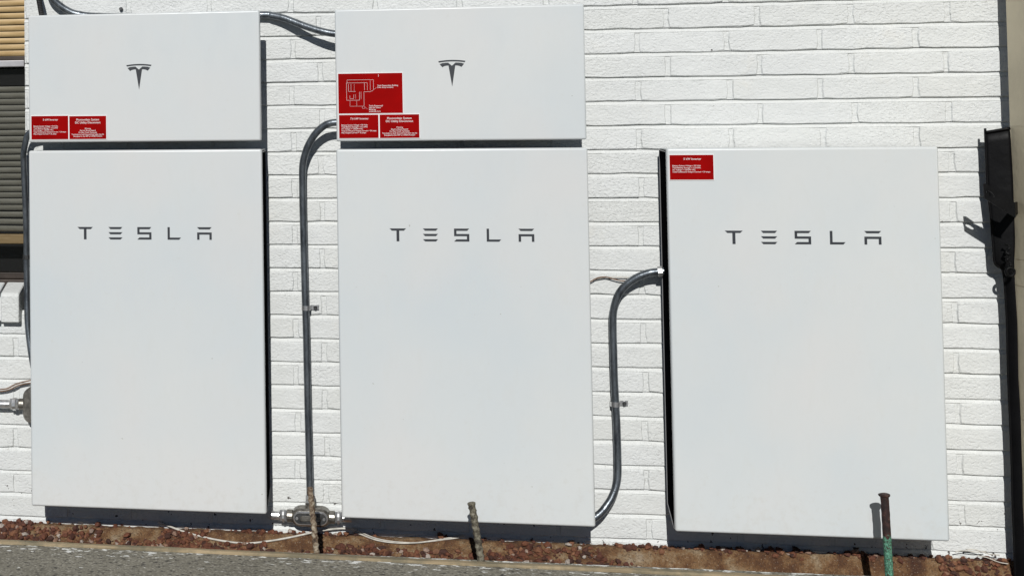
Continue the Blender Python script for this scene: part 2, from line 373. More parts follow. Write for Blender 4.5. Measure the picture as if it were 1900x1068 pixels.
# ------------------------------------------------------------------ brick wall
HC, Z0, LB, XB = 0.07497, 1.61194, 0.26881, 0.8425
JB = 0.0105                                                # bed joint
WX0, WX1, WZ0, WZ1 = -0.98, -0.0535, 0.815, 2.12           # window opening
UN = [(0.0, 1.2508), (0.98694, 1.2485), (1.96971, 1.2444)]; UW, UH = 0.755, 1.1331
UP = [(0.0, 1.6871), (0.98694, 1.6828)]; UPH = 0.4103
wall = thing('brick_wall', 'white painted brick wall behind the battery boxes', 'wall')
KMIN, KMAX = -13, 21
XL, XR = -1.7, 3.9
def brick_geo(L, H, seed):
    rr = random.Random(seed); nx = 6; nz = 2
    P = [(-L / 2 + L * i / nx, -H / 2) for i in range(nx)] + [(L / 2, -H / 2 + H * i / nz) for i in range(nz)] + \
        [(L / 2 - L * i / nx, H / 2) for i in range(nx)] + [(-L / 2, H / 2 - H * i / nz) for i in range(nz)]
    n = len(P); out = []; inn = []
    for i, (x, z) in enumerate(P):
        jx = rr.uniform(-0.0015, 0.0015); jz = rr.uniform(-0.0011, 0.0011)
        if rr.random() < 0.06: jx -= math.copysign(0.003, x); jz -= math.copysign(0.0022, z)
        corner = abs(abs(x) - L / 2) < 1e-6 and abs(abs(z) - H / 2) < 1e-6
        k = 0.002 if corner else 0.0
        x2 = x + jx - math.copysign(k, x); z2 = z + jz - math.copysign(k, z)
        out.append((x2, 0.0042, z2)); b = rr.uniform(0.002, 0.0042)
        inn.append((x2 - math.copysign(b * min(1, abs(x) / (L / 2 - 0.02)) if abs(x) > L / 2 - 0.001 else 0, x), rr.uniform(-0.0004, 0.0004), z2 - math.copysign(b if abs(abs(z) - H / 2) < 1e-6 else 0, z)))
    V = [(x, 0.05, z) for x, _, z in out] + out + inn + [(0, 0, 0)]; F = []
    for i in range(n):
        j = (i + 1) % n; F += [(i, j, n + j, n + i), (n + i, n + j, 2 * n + j, 2 * n + i), (2 * n + i, 2 * n + j, 3 * n)]
    return V, F
cache = {}
def brick_mesh(L, H, v):
    key = (round(L, 4), v)
    if key not in cache:
        V, F = brick_geo(L, H, hash(key) & 0xffff if False else int(L * 1e4) * 31 + v)
        me = bpy.data.meshes.new('brick'); me.from_pydata(V, [], F); me.materials.append(M['paint']); me.update(); cache[key] = me
    return cache[key]
random.seed(3)
rest = []
HB = HC - JB
for k in range(KMIN, KMAX + 1):
    zt = Z0 - k * HC - JB; zc = zt - HB / 2
    off = XB + (LB / 3 if k % 2 else 0.0)
    js = []
    for nn in range(-12, 16):
        x = off + nn * LB
        if x < 0.1: x += 0.049
        js.append(x + random.uniform(-0.004, 0.004))
    segs = []
    for a, b in zip(js, js[1:]):
        a += 0.0052; b -= 0.0052
        if b < XL or a > XR: continue
        if WZ0 - 0.04 < zc < WZ1 + 0.02:
            if a > WX0 and b < WX1: continue
            if a < WX1 < b: a = WX1 + random.uniform(-0.003, 0.002)
            if a < WX0 < b: b = WX0
        if 0.655 < zc < WZ0 and -1.03 < (a + b) / 2 < -0.06 and zc > 0.66:   # rowlock sill stands here
            if zc - HB / 2 > 0.68 and b < -0.055: continue
        if zc - HB / 2 > 0.68 and zc < WZ0 and a < -0.057 < b: a = -0.0565
        if b - a > 0.025: segs.append((a, b))
    for a, b in segs:
        L = b - a; xc = (a + b) / 2
        hidden = any(a > X + 0.03 and b < X + UW - 0.03 and zc < T - 0.06 and zc > T - UH + 0.05 for X, T in UN) or \
                 any(a > X + 0.03 and b < X + UW - 0.03 and zc < T - 0.06 and zc > T - UPH + 0.05 for X, T in UP)
        offscreen = b < -0.15 or a > 3.0 or zc > 1.80
        loc = (xc, random.uniform(-0.0012, 0.0012), zc)
        if hidden or offscreen:
            V, F = brick_geo(L, HB, int(L * 1e4) + k); rest.append(([Vector(v) + Vector(loc) for v in V], F)); continue
        Lq = round(L / 0.004) * 0.004 if 0.2 < L < 0.3 else L
        o = bpy.data.objects.new('brick', brick_mesh(Lq, HB, random.randrange(4))); C.objects.link(o); o.parent = wall
        o.location = loc; o.rotation_euler = (random.uniform(-.012, .012), random.uniform(-.003, .003), random.uniform(-.004, .004))
        o.scale.x = L / Lq
bf = mk('brick_field', *merge(*rest), M['paint'], wall); bf['kind'] = 'stuff'
# mortar with struck bed joints: set back under the brick above, flush with the brick below
V = []; F = []
def strip(x0, x1, rows):
    n = max(2, int((x1 - x0) / 0.022)); base = len(V)
    for z, y, jj in rows:
        for i in range(n + 1):
            x = x0 + (x1 - x0) * i / n
            V.append((x, y + jj * noise.noise(Vector((x * 33, z * 40, 2.2))), z + 0.6 * jj * noise.noise(Vector((x * 27, z * 40, 8.2)))))
    for r in range(len(rows) - 1):
        for i in range(n): a = base + r * (n + 1) + i; F.append((a, a + n + 1, a + n + 2, a + 1))
for k in range(KMIN, KMAX + 2):
    z = Z0 - k * HC
    rows = [(z + 0.003, 0.0095, 0), (z, 0.0085, 0.0012), (z - JB * 0.45, 0.0046, 0.0014), (z - JB - 0.0005, 0.0012, 0.0010), (z - JB - 0.003, 0.0038, 0.0006), (z - HC + 0.003, 0.0041, 0.0007)]
    if WZ0 - 0.13 < z - HC / 2 < WZ1: strip(XL, WX0, rows); strip(WX1 - 0.002, XR, rows)
    else: strip(XL, XR, rows)
mk('mortar', V, F, M['paint'], wall)
ZT = 2.66
for a, b in (((XL, 0.012, -0.1), (WX0 - 0.002, 0.2, ZT)), ((WX1 + 0.001, 0.012, -0.1), (XR, 0.2, ZT)), ((WX0 - 0.002, 0.013, -0.1), (WX1 + 0.001, 0.2, WZ0 - 0.13)), ((WX0 - 0.002, 0.013, WZ1), (WX1 + 0.001, 0.2, ZT))):
    box('wall_core', a, b, M['paint'], wall)

# ------------------------------------------------------------------ window at the left edge
win = thing('window', 'window with tan blinds over grey screened blinds beside the left battery box', 'window', (-0.5, 0.05, WZ0))
O = win.location
def wbox(name, a, b, mat, bev=0.0, parent=None):
    o = box(name, [p - q for p, q in zip(a, O)], [p - q for p, q in zip(b, O)], mat, win, bev); return o
wbox('interior_shade_panel', (WX0 - 0.05, 0.17, 0.72), (WX1 + 0.05, 0.19, WZ1 + 0.05), M['interior'])  # near-black sheet, shade of the unlit room put into its colour
wbox('frame_jamb', (WX1 - 0.012, 0.045, WZ0 - 0.03), (WX1 + 0.012, 0.125, WZ1), M['winframe'], 0.002)
wbox('frame_jamb', (WX0 - 0.012, 0.045, WZ0 - 0.03), (WX0 + 0.02, 0.125, WZ1), M['winframe'], 0.002)
wbox('frame_head', (WX0 + 0.021, 0.047, WZ1 - 0.03), (WX1 - 0.013, 0.123, WZ1 + 0.01), M['winframe'], 0.002)
wbox('frame_sill', (WX0 + 0.021, 0.047, 0.785), (WX1 - 0.013, 0.123, 0.812), M['winframe'], 0.002)
wbox('bottom_sash_rail', (WX0 + 0.021, 0.060, 0.813), (WX1 - 0.013, 0.110, 0.834), M['winframe'], 0.003)
wbox('meeting_rail', (WX0 + 0.021, 0.036, 1.529), (WX1 - 0.013, 0.118, 1.5515), M['winrail'], 0.003)
random.seed(5)
def slat_geo(L):
    n = 6; V = []
    for i in range(n + 1):
        t = i / n; a = -0.5 + t; y = 0.0026 * (1 - (2 * t - 1) ** 2) * -1
        for x in (-L / 2, L / 2): V.append((x, y, (t - 0.5) * 0.0186))
    m2 = len(V); V += [(x, y + 0.0012, z) for x, y, z in V]
    F = []
    for i in range(n):
        a = 2 * i; F += [(a, a + 1, a + 3, a + 2), (m2 + a + 2, m2 + a + 3, m2 + a + 1, m2 + a)]
    F += [(0, 2, m2 + 2, m2)] if False else []
    return V, F
SV, SF = slat_geo(WX1 - WX0 - 0.045)
sm = bpy.data.meshes.new('slat'); sm.from_pydata(SV, [], SF); sm.materials.append(M['slat']); sm.update()
sm2 = sm.copy(); sm2.materials[0] = M['greyslat']
def slat(z, y, tilt=0.28, roll=0.0, me=sm):
    o = bpy.data.objects.new('slat', me); C.objects.link(o); o.parent = win
    o.location = Vector(((WX0 + WX1) / 2 + 0.008 + random.uniform(-.002, .002), y, z)) - O
    o.rotation_euler = (tilt + random.uniform(-.05, .05), roll + random.uniform(-.0015, .0015), 0)
for i in range(26): slat(1.5765 + 0.0213 * i, 0.062)
for i in range(23): slat(1.4545 - 0.0212 * i, 0.082, 0.28, 0.0 if i < 20 else 0.006 * (i - 19), sm2)
wbox('dark_strip', (WX0 + 0.025, 0.056, 1.553), (WX1 - 0.016, 0.070, 1.5655), M['winframe'], 0.002)  # dark strip between the upper blind and the meeting rail
wbox('head_rail', (WX0 + 0.025, 0.078, 1.466), (WX1 - 0.016, 0.115, 1.5285), M['interior'], 0.002)
wbox('bottom_rail', (WX0 + 0.025, 0.072, 0.930), (WX1 - 0.016, 0.094, 0.962), M['slat'], 0.003)
wbox('insect_screen', (WX0 + 0.021, 0.0490, 0.835), (WX1 - 0.013, 0.0494, 1.5285), M['screen'])
# sloping rowlock sill, one brick after another
def sill_geo(Lx):
    prof = [(-0.031, 0.678), (-0.0325, 0.768), (-0.026, 0.776), (0.058, 0.806), (0.058, 0.678)]
    n = len(prof); V = [(s * (Lx / 2), y, z - 0.74) for s in (-1, 1) for y, z in prof]
    F = [tuple(range(n)), tuple(range(2 * n - 1, n - 1, -1))] + [((i + 1) % n, i, n + i, n + (i + 1) % n) for i in range(n)]
    return V, F
bm = bmesh.new(); V, F = sill_geo(0.0625)
vs = [bm.verts.new(v) for v in V]; [bm.faces.new([vs[i] for i in f]) for f in F]
bmesh.ops.recalc_face_normals(bm, faces=bm.faces); bmesh.ops.bevel(bm, geom=bm.edges[:], offset=0.003, segments=1, affect='EDGES')
sme = bpy.data.meshes.new('sill_brick'); bm.to_mesh(sme); bm.free(); sme.materials.append(M['paint'])
for i in range(13):
    o = bpy.data.objects.new('sill_brick', sme); C.objects.link(o); o.parent = win
    o.location = Vector((-0.1040 - 0.0705 * i, random.uniform(-.002, .002), 0.741 + random.uniform(-.001, .001))) - O
wbox('sill_mortar', (-1.0, -0.022, 0.685), (-0.079, 0.05, 0.762), M['paint'])

# ------------------------------------------------------------------ battery boxes
LET = {'T': ([[(0, 1), (1, 1), (.86, .83), (.585, .83), (.585, 0), (.415, 0), (.415, .83), (.14, .83)]], .160, .2105),
       'E': ([[(0, 1), (1, 1), (.86, .83), (.14, .83)], [(0, .585), (1, .585), (.86, .415), (.14, .415)], [(0, .17), (1, .17), (.86, 0), (.14, 0)]], .2612, .3068),
       'S': ([[(0, 1), (1, 1), (.86, .83), (.16, .83), (.16, .585), (1, .585), (1, 0), (0, 0), (.14, .17), (.84, .17), (.84, .415), (0, .415)]], .355, .4006),
       'L': ([[(0, 1), (.17, 1), (.17, .17), (1, .17), (.86, 0), (0, 0)]], .4524, .4954),
       'A': ([[(0, 1), (1, 1), (.86, .83), (.14, .83)], [(0, .585), (1, .585), (1, 0), (.84, 0), (.84, .415), (.16, .415), (.16, 0), (0, 0)]], .547, .5935)}
def cover(name, w_, h_, y0, y1, parent, bev=0.007):
    bm = bmesh.new(); add_box(bm, (0, y0, -h_), (w_, y1, 0), bev, 4)
    o = from_bm(name, bm, M['cover'], parent); o.data.polygons.foreach_set('use_smooth', [len(p.vertices) and p.area < 0.02 for p in o.data.polygons]); return o
def set_parent_keep(o, p): o.parent = p; return o
def battery(X, top, label):
    t = thing('battery_box', label, 'battery box', (X, 0, top), 'large battery boxes on the wall')
    fp = cover('front_cover', UW, UH, -0.16, -0.138, t)
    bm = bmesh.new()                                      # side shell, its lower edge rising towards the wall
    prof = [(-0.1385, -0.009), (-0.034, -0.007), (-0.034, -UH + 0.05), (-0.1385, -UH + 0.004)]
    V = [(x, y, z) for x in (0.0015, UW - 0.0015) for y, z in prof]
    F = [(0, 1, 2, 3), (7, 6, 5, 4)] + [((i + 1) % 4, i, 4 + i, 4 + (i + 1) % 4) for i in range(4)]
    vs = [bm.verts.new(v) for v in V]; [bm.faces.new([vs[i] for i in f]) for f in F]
    from_bm('side_shell', bm, M['shade_black'], t)
    box('top_cap', (0.003, -0.1378, -0.0065), (UW - 0.003, -0.033, -0.0015), M['cover'], t, 0.0015)
    box('wall_bracket', (0.05, -0.0335, -UH + 0.09), (UW - 0.05, -0.002, -0.05), M['shade_black'], t)
    for x in (0.0005, UW - 0.0005):                       # pale line round the side, sunlit rim put into its colour
        pts = [Vector((x, -0.137, -0.010)), Vector((x, -0.036, -0.008)), Vector((x, -0.036, -UH + 0.05)), Vector((x, -0.137, -UH + 0.005))]
        vf = [sweep([a, b], 0.0013, 6) for a, b in zip(pts, pts[1:])]
        mk('lit_side_rim', *merge(*vf), M['rim'], t)
    for ch, (polys, x0, x1) in LET.items():
        zb = -0.2443 - 0.0395; vf = []
        for poly in polys: vf.append(prism([(x0 + u * (x1 - x0), zb + v * 0.0395) for u, v in poly][::-1], -0.1606, -0.1595))
        mk('letter', *merge(*vf), M['ink'], fp)
    return t
bat = [battery(UN[0][0], UN[0][1], 'left battery box, white, low on the wall under the cabinet beside the window'),
       battery(UN[1][0], UN[1][1], 'middle battery box, white, between the two bent vertical conduits'),
       battery(UN[2][0], UN[2][1], 'right battery box, white, standing alone with a single small red placard')]
def emblem(parent, cx, ztop, s):
    """the T shaped mark: an arched cap above a tapering stem with two shoulders"""
    def arc(x, z0, sag): return z0 - sag * x * x
    cap = [(x, arc(x, 0, 0.085)) for x in [i / 8 - 1 for i in range(17)]] + [(x, arc(x, -0.115, 0.085)) for x in [0.95 - i * 0.11875 for i in range(17)]]
    stem = [(x, z - 0.02) for x, z in [(-0.90, -0.285), (-0.70, -0.215), (-0.45, -0.19), (-0.27, -0.185), (0.0, -0.42), (0.27, -0.185), (0.45, -0.19), (0.70, -0.215), (0.90, -0.285), (0.70, -0.52), (0.56, -0.44), (0.40, -0.405), (0.25, -0.40), (0.0, -1.98), (-0.25, -0.40), (-0.40, -0.405), (-0.56, -0.44), (-0.70, -0.52)]]
    vf = [prism([(cx + x * s, ztop + z * s) for x, z in cap], -0.1606, -0.1595), prism([(cx + x * s, ztop + z * s) for x, z in stem], -0.1606, -0.1595)]
    mk('emblem', *merge(*vf), M['ink'], parent)
def cabinet(X, top, cx, label):
    t = thing('inverter_cabinet', label, 'cabinet', (X, 0, top), 'upper cabinets above the battery boxes')
    c = cover('front_cover', 0.7513, UPH, -0.16, -0.130, t, 0.006); c.location.x = 0.00185
    box('body', (0.055, -0.1295, -UPH + 0.05), (0.70, -0.003, -0.075), M['shade_black'], t, 0.004)
    emblem(t, cx, -0.1628, 0.041)
    return t
cab = [cabinet(UP[0][0], UP[0][1], 0.3655, 'upper left white cabinet with two red placards beside the window'),
       cabinet(UP[1][0], UP[1][1], 0.3575, 'upper right white cabinet with three red placards stacked in its corner')]
# printed text
def text_vf(s, size, x, z, align, bold=0.0):
    cu = bpy.data.curves.new('t', 'FONT'); cu.body = s; cu.size = size; cu.align_x = align; cu.offset = bold; cu.resolution_u = 2
    ob = bpy.data.objects.new('t', cu); C.objects.link(ob)
    dg = bpy.context.evaluated_depsgraph_get(); me = bpy.data.meshes.new_from_object(ob.evaluated_get(dg))
    V = [Vector((x + v.co.x, 0, z + v.co.y)) for v in me.vertices]; F = [tuple(p.vertices) for p in me.polygons]
    C.objects.unlink(ob); bpy.data.objects.remove(ob); bpy.data.curves.remove(cu); bpy.data.meshes.remove(me)
    return V, F
def placard(parent, x0, x1, z0, z1, lines, label, drawing=None):
    """x, z in world; lines: (text, size, x as a fraction, z as a fraction from the top, align)"""
    P = parent.location; w_ = x1 - x0; h_ = z1 - z0
    pl = box('red_placard', (x0 - 0.0020, -0.1618, z0 - 0.0020), (x1 + 0.0020, -0.1601, z1 + 0.0020), M['lamwhite'], None, 0.0004, 1)
    for v in pl.data.vertices: v.co -= P
    pl.parent = parent; pl['label'] = label
    f = box('red_face', (x0, -0.1622, z0), (x1, -0.1619, z1), M['red']); f.parent = pl
    for v in f.data.vertices: v.co -= P
    vf = [text_vf(s, size, x0 + fx * w_, z1 - fz * h_, al, 0.00004) for s, size, fx, fz, al in lines]
    for a, b in ((0, 2), (2, 9)) if (drawing or len(lines) == 7) else ((0, 1), (1, 9)):
        V, F = merge(*vf[a:b]); mk('lettering', [Vector((v.x, -0.1625, v.z)) - P for v in V], F, M['lamwhite'], pl)
    if drawing:
        vf = []
        for (u0, v0), (u1, v1), th in drawing:
            a = Vector((x0 + u0 * w_, 0, z1 - v0 * h_)); b = Vector((x0 + u1 * w_, 0, z1 - v1 * h_)); d = (b - a).normalized() * th * 0.32; nn = Vector((-d.z, 0, d.x))
            vf.append(([a - d + nn, b + d + nn, b + d - nn, a - d - nn], [(0, 1, 2, 3)]))
        V, F = merge(*vf); mk('line_drawing', [Vector((v.x, -0.16245, v.z)) - P for v in V], F, M['lamwhite'], pl)
S1, S2, S3 = 0.0078, 0.0058, 0.0092
def inverter_lines(title, n=5):
    L = [(title, S1 * 1.1, .52, .20, 'CENTER')]
    body = ['Battery System Voltage = 50 Volts', 'Total Battery Storage = 13.5 kWh', 'AC Voltage = 120/240 VAC', 'Total Continuous Output Current = 24 amps', 'Max Output Current = 32 amps'][:n]
    return L + [(s, S2, .06, .46 + .083 * i, 'LEFT') for i, s in enumerate(body)]
disc = [('Photovoltaic System', S3, .5, .20, 'CENTER'), ('DC Utility Disconnect', S3, .5, .325, 'CENTER')] + \
       [(s, S2, .5, .57 + .083 * i, 'CENTER') for i, s in enumerate(['Warning', 'Electric Shock Hazard', 'Do Not Touch Terminals', 'Terminals on both line and load sides may be', 'Energized in the OFF or OPEN Position'])]
placard(cab[0], .0108, .1330, 1.2866, 1.3620, inverter_lines('5 kW Inverter'), 'red placard with five short lines in the left corner of the upper left cabinet')
placard(cab[0], .1366, .2575, 1.2866, 1.3605, disc, 'red placard with a two line heading on the upper left cabinet')
seg = lambda pts, th=0.0009: [(a, b, th) for a, b in zip(pts, pts[1:])]
dr = seg([(.13, .24), (.13, .67), (.33, .67), (.33, .46)]) + seg([(.14, .23), (.14, .16), (.55, .16), (.55, .42), (.50, .46), (.40, .46), (.40, .81)]) + seg([(.13, .235), (.45, .235)]) + \
     seg([(.16, .26), (.16, .45), (.27, .45)]) + seg([(.20, .26), (.20, .44)], .0007) + seg([(.25, .26), (.25, .44)], .0005) + seg([(.41, .24), (.41, .42)]) + seg([(.455, .24), (.455, .42)], .0007) + seg([(.50, .18), (.50, .42)], .0007) + \
     seg([(.18, .55), (.18, .63), (.24, .63), (.24, .53)], .0008) + seg([(.27, .52), (.27, .63)], .0006) + seg([(.355, .46), (.355, .64)], .0007) + \
     seg([(.18, .68), (.18, .82), (.40, .82)], .0006) + seg([(.285, .68), (.285, .81)], .0006) + seg([(.56, .40), (.60, .35)], .0005) + seg([(.42, .86), (.45, .89)], .0005) + \
     seg([(.39 + .022 * math.cos(a * .785), .85 + .034 * math.sin(a * .785)) for a in range(9)], .0006) + seg([(.63, .035), (.63, .085)], .0014)
placard(cab[1], .9965, 1.1938, 1.3590, 1.4828, [('Tesla Photovoltaic Building', S2, .61, .325, 'LEFT'), ('Solar Array Location', S2, .61, .37, 'LEFT'), ('Tesla Powerwall', S2 * 1.1, .475, .83, 'LEFT'), ('Main AC Disco', S2, .475, .875, 'LEFT'), ('Batteries', S2, .475, .92, 'LEFT'), ('underside here', S2, .475, .965, 'LEFT')], 'large red placard with a white line plan in the corner of the upper right cabinet', dr)
placard(cab[1], .9972, 1.1185, 1.2824, 1.3545, inverter_lines('7.6 kW Inverter'), 'red placard with five short lines below the large red plan placard')
placard(cab[1], 1.1224, 1.2428, 1.2820, 1.3545, disc, 'red placard with a two line heading on the upper right cabinet')
placard(bat[2], 1.9773, 2.1020, 1.1510, 1.2245, inverter_lines('5 kW Inverter', 4), 'small red placard in the upper corner of the right battery box')

# ------------------------------------------------------------------ conduits, fittings and cables
R_ = 0.0116
def pipe_thing(name, pts, label, cat, mat=None, rad=R_, group=None, n=10):
    t = thing(name, label, cat, pts[len(pts) // 2], group)
    tube('pipe' if cat == 'conduit' else 'cable', rel(pts, t), rad, mat or M['conduit'], t, n=n); return t
def strap(t, p, side=1):
    """one hole pipe strap: a band round the pipe and a screwed tab on the wall"""
    q = Vector(p) - t.location
    vf = []
    path = [q + Vector((math.cos(a) * 0.0138 * side, -math.sin(a) * 0.0138, 0)) for a in [math.pi * i / 10 for i in range(11)]]
    path = [q + Vector((0.040 * side, 0.0165, 0)), q + Vector((0.0165 * side, 0.0165, 0)), q + Vector((0.0142 * side, 0.010, 0))] + path + [q + Vector((-0.0138 * side, 0.014, 0))]
    V = []; F = []
    for i, c in enumerate(path):
        tn = (path[min(i + 1, len(path) - 1)] - path[max(i - 1, 0)]).normalized(); nn = Vector((tn.y, -tn.x, 0)) * 0.0009
        for dz in (-0.0075, 0.0075):
            V += [c + nn + Vector((0, 0, dz)), c - nn + Vector((0, 0, dz))]
    for i in range(len(path) - 1):
        a = 4 * i; F += [(a, a + 2, a + 6, a + 4), (a + 1, a + 5, a + 7, a + 3), (a, a + 4, a + 5, a + 1), (a + 2, a + 3, a + 7, a + 6)]
    s = mk('strap', V, F, M['steel'], t)
    Vs, Fs = sweep([q + Vector((0.029 * side, 0.0165, 0)), q + Vector((0.029 * side, 0.009, 0)), q + Vector((0.029 * side, 0.0065, 0))], lambda i, a: (0.0062, 0.0062, 0.0035)[i], 8)
    mk('screw', Vs, Fs, M['brown_strap'], s)
def collar(t, a, b, r, mat, name, sides=16, parent=None):
    a = Vector(a) - t.location; b = Vector(b) - t.location
    V, F = sweep([a, a.lerp(b, .06), a.lerp(b, .94), b], lambda i, an: r * (0.93, 1, 1, 0.93)[i], sides); return mk(name, V, F, mat, parent or t, smooth=False)
A_PTS = [(0.030, -0.05, 1.83), (0.0375, -0.045, 1.7824), (0.0506, -0.04, 1.7539), (0.0712, -0.035, 1.7322), (0.0992, -0.03, 1.7122), (0.1364, -0.025, 1.6974), (0.217, -0.018, 1.689), (0.45, -0.016, 1.684), (0.7364, -0.018, 1.6823), (0.7806, -0.022, 1.6784), (0.8178, -0.03, 1.6691), (0.8513, -0.038, 1.6557), (0.8829, -0.046, 1.6423), (0.9317, -0.058, 1.625), (0.9816, -0.066, 1.6132), (1.06, -0.07, 1.606)]
ca = pipe_thing('bent_conduit', A_PTS, 'grey metal conduit bending down between the two upper cabinets', 'conduit', n=8)
B_PTS = [(1.06, -0.066, 1.333), (0.9944, -0.066, 1.3318), (0.9636, -0.064, 1.3286), (0.9393, -0.06, 1.3168), (0.9146, -0.054, 1.2929), (0.8929, -0.046, 1.2585), (0.8799, -0.04, 1.224), (0.873, -0.034, 1.1893), (0.8715, -0.028, 1.1199), (0.8719, -0.022, 0.9987), (0.874, -0.021, 0.7916), (0.8763, -0.021, 0.654), (0.8784, -0.021, 0.3798), (0.8808, -0.023, 0.1771), (0.8818, -0.027, 0.122)]
cb = pipe_thing('bent_conduit', B_PTS, 'grey conduit from the upper right cabinet down to the cast fitting at the ground', 'conduit')
strap(cb, (0.8765, -0.020, 0.7383))
C_PTS = [(1.9825, -0.052, 0.8689), (1.9639, -0.05, 0.866), (1.931, -0.047, 0.8613), (1.8934, -0.042, 0.8456), (1.8603, -0.036, 0.8199), (1.8381, -0.03, 0.7875), (1.8251, -0.024, 0.7384), (1.8229, -0.021, 0.6848), (1.8231, -0.021, 0.6185), (1.8236, -0.021, 0.5275), (1.826, -0.021, 0.4548), (1.8279, -0.021, 0.3921), (1.8285, -0.022, 0.2805), (1.825, -0.026, 0.2222), (1.8102, -0.034, 0.1794), (1.7891, -0.044, 0.1486), (1.7649, -0.054, 0.1244), (1.725, -0.066, 0.1002)]
cc = pipe_thing('bent_conduit', C_PTS, 'S shaped grey conduit between the middle and right battery boxes', 'conduit')
strap(cc, (1.8255, -0.020, 0.4548))
collar(cc, (1.955, -0.049, 0.8652), (1.9685, -0.0505, 0.8665), 0.0165, M['steel'], 'connector', 8)
D_PTS = [(0.02, -0.063, 1.318), (-0.0102, -0.06, 1.3117), (-0.0318, -0.055, 1.2994), (-0.0427, -0.05, 1.2638), (-0.0487, -0.046, 1.2334), (-0.0491, -0.042, 1.2047), (-0.0464, -0.03, 1.0276), (-0.047, -0.024, 0.9308), (-0.0479, -0.022, 0.8949), (-0.047, -0.022, 0.8094), (-0.0436, -0.030, 0.6915), (-0.0369, -0.036, 0.6287), (-0.024, -0.045, 0.5562), (-0.01, -0.05, 0.50)]
cd = pipe_thing('bent_conduit', D_PTS, 'grey conduit running down the window edge beside the left battery box', 'conduit', rad=0.0102)
for o_ in (ca, cb, cc, cd): o_['group'] = 'bent conduits on the white wall'
collar(cd, (-0.0478, -0.022, 0.888), (-0.0478, -0.022, 0.902), 0.0128, M['brown_strap'], 'strap', 10)
# ribbed black flexible conduit at the top left
fx = [Vector(p) for p in ((0.0, -0.057, 1.83), (0.0002, -0.057, 1.7913), (0.0109, -0.057, 1.7463), (0.0179, -0.057, 1.7068), (0.0285, -0.056, 1.6566), (0.05, -0.055, 1.62))]
t = thing('flexible_conduit', 'ribbed black flexible conduit above the upper left cabinet', 'conduit', fx[2])
pth = catmull(rel(fx, t), 14); V, F = sweep(pth, lambda i, a: 0.0082 + 0.0012 * (i % 2), 12); mk('pipe', V, F, M['blackcable'], t)
t = thing('wall_bolt', 'small dark bolt head in the wall above the upper left cabinet', 'bolt', (0.2775, -0.002, 1.7131))
V, F = sweep([Vector((0, 0.01, 0)), Vector((0, -0.007, 0)), Vector((0, -0.009, 0))], lambda i, a: (0.0065, 0.0065, 0.0045)[i], 6); mk('head', V, F, M['brown_strap'], t)

# cast T fitting at the foot of the wall
t = thing('conduit_fitting', 'cast metal T shaped conduit fitting with oval cover between two battery boxes', 'conduit fitting', (0.8833, -0.030, 0.079))
def stadium(hw, hh, n=10):
    P = [(hw - hh + hh * math.cos(a), hh * math.sin(a)) for a in [-math.pi / 2 + math.pi * i / n for i in range(n + 1)]]
    return P + [(-x, -z) for x, z in P]
def stad_prism(hw, hh, y0, y1, ch):
    rings = [(hw, hh, y1), (hw, hh, y0 + ch), (hw - ch, hh - ch, y0)]; V = []; n = len(stadium(1, .5)); F = []
    for a, b, y in rings: V += [(x, y, z) for x, z in stadium(a, b)]
    for r in range(2):
        for i in range(n): F.append((r * n + (i + 1) % n, r * n + i, (r + 1) * n + i, (r + 1) * n + (i + 1) % n))
    F += [tuple(range(2 * n, 3 * n)), tuple(range(n))[::-1]]
    return V, F
mk('body', *stad_prism(0.062, 0.0285, -0.018, 0.028, 0.006), M['castal'], t)
cv = mk('cover_plate', *stad_prism(0.055, 0.0215, -0.0235, -0.0185, 0.003), M['steel'], t)
for s in (-1, 1):
    V, F = sweep([Vector((0.043 * s, -0.0238, 0)), Vector((0.043 * s, -0.0272, 0))], 0.0045, 10); mk('screw', V, F, M['steel'], cv)
mk('recess_shade_inlay', *stad_prism(0.0505, 0.0170, -0.0240, -0.0236, 0.0003), M['brown_strap'], cv)  # flat dark inlay, the shade of a recess put into its colour
mk('raised_mark', *stad_prism(0.034, 0.009, -0.0268, -0.0241, 0.0022), M['castal'], cv)
for s in (-1, 1):
    collar(t, (0.8833 + 0.058 * s, -0.030, 0.080), (0.8833 + 0.076 * s, -0.030, 0.080), 0.0200, M['castal'], 'hub', 16)
    c = collar(t, (0.8833 + 0.0765 * s, -0.030, 0.080), (0.8833 + 0.0985 * s, -0.030, 0.080), 0.0188, M['steel'], 'compression_nut', 6)
    collar(t, (0.8833 + 0.084 * s, -0.030, 0.080), (0.8833 + 0.091 * s, -0.030, 0.080), 0.0205, M['steel'], 'ring', 12, c)
    collar(t, (0.8833 + 0.099 * s, -0.030, 0.080), (0.8833 + 0.128 * s, -0.030, 0.080), 0.0135, M['steel'], 'nipple', 16)
collar(t, (0.8818, -0.0285, 0.102), (0.8818, -0.0275, 0.122), 0.0165, M['castal'], 'hub', 16)
c = collar(t, (0.8818, -0.0275, 0.1225), (0.8815, -0.0255, 0.146), 0.0172, M['steel'], 'compression_nut', 6)
# fitting and pipe at the lower left
t = thing('conduit_fitting', 'conduit with shiny compression nut entering behind the left battery box at mid height', 'conduit fitting', (-0.0531, -0.034, 0.4133))
collar(t, (-0.45, -0.030, 0.4108), (-0.101, -0.030, 0.4122), 0.0138, M['steel'], 'pipe', 20)
c = collar(t, (-0.104, -0.030, 0.4122), (-0.0735, -0.030, 0.4128), 0.0190, M['steel'], 'compression_nut', 6)
collar(t, (-0.095, -0.030, 0.4124), (-0.083, -0.030, 0.4127), 0.0212, M['steel'], 'ring', 12, c)
collar(t, (-0.073, -0.030, 0.4128), (-0.052, -0.030, 0.4133), 0.0185, M['castal'], 'hub', 16)
V, F = stad_prism(0.058, 0.030, -0.026, 0.032, 0.008)
mk('body', [(0.028 + z, y, -x) for x, y, z in V], F, M['castal'], t)
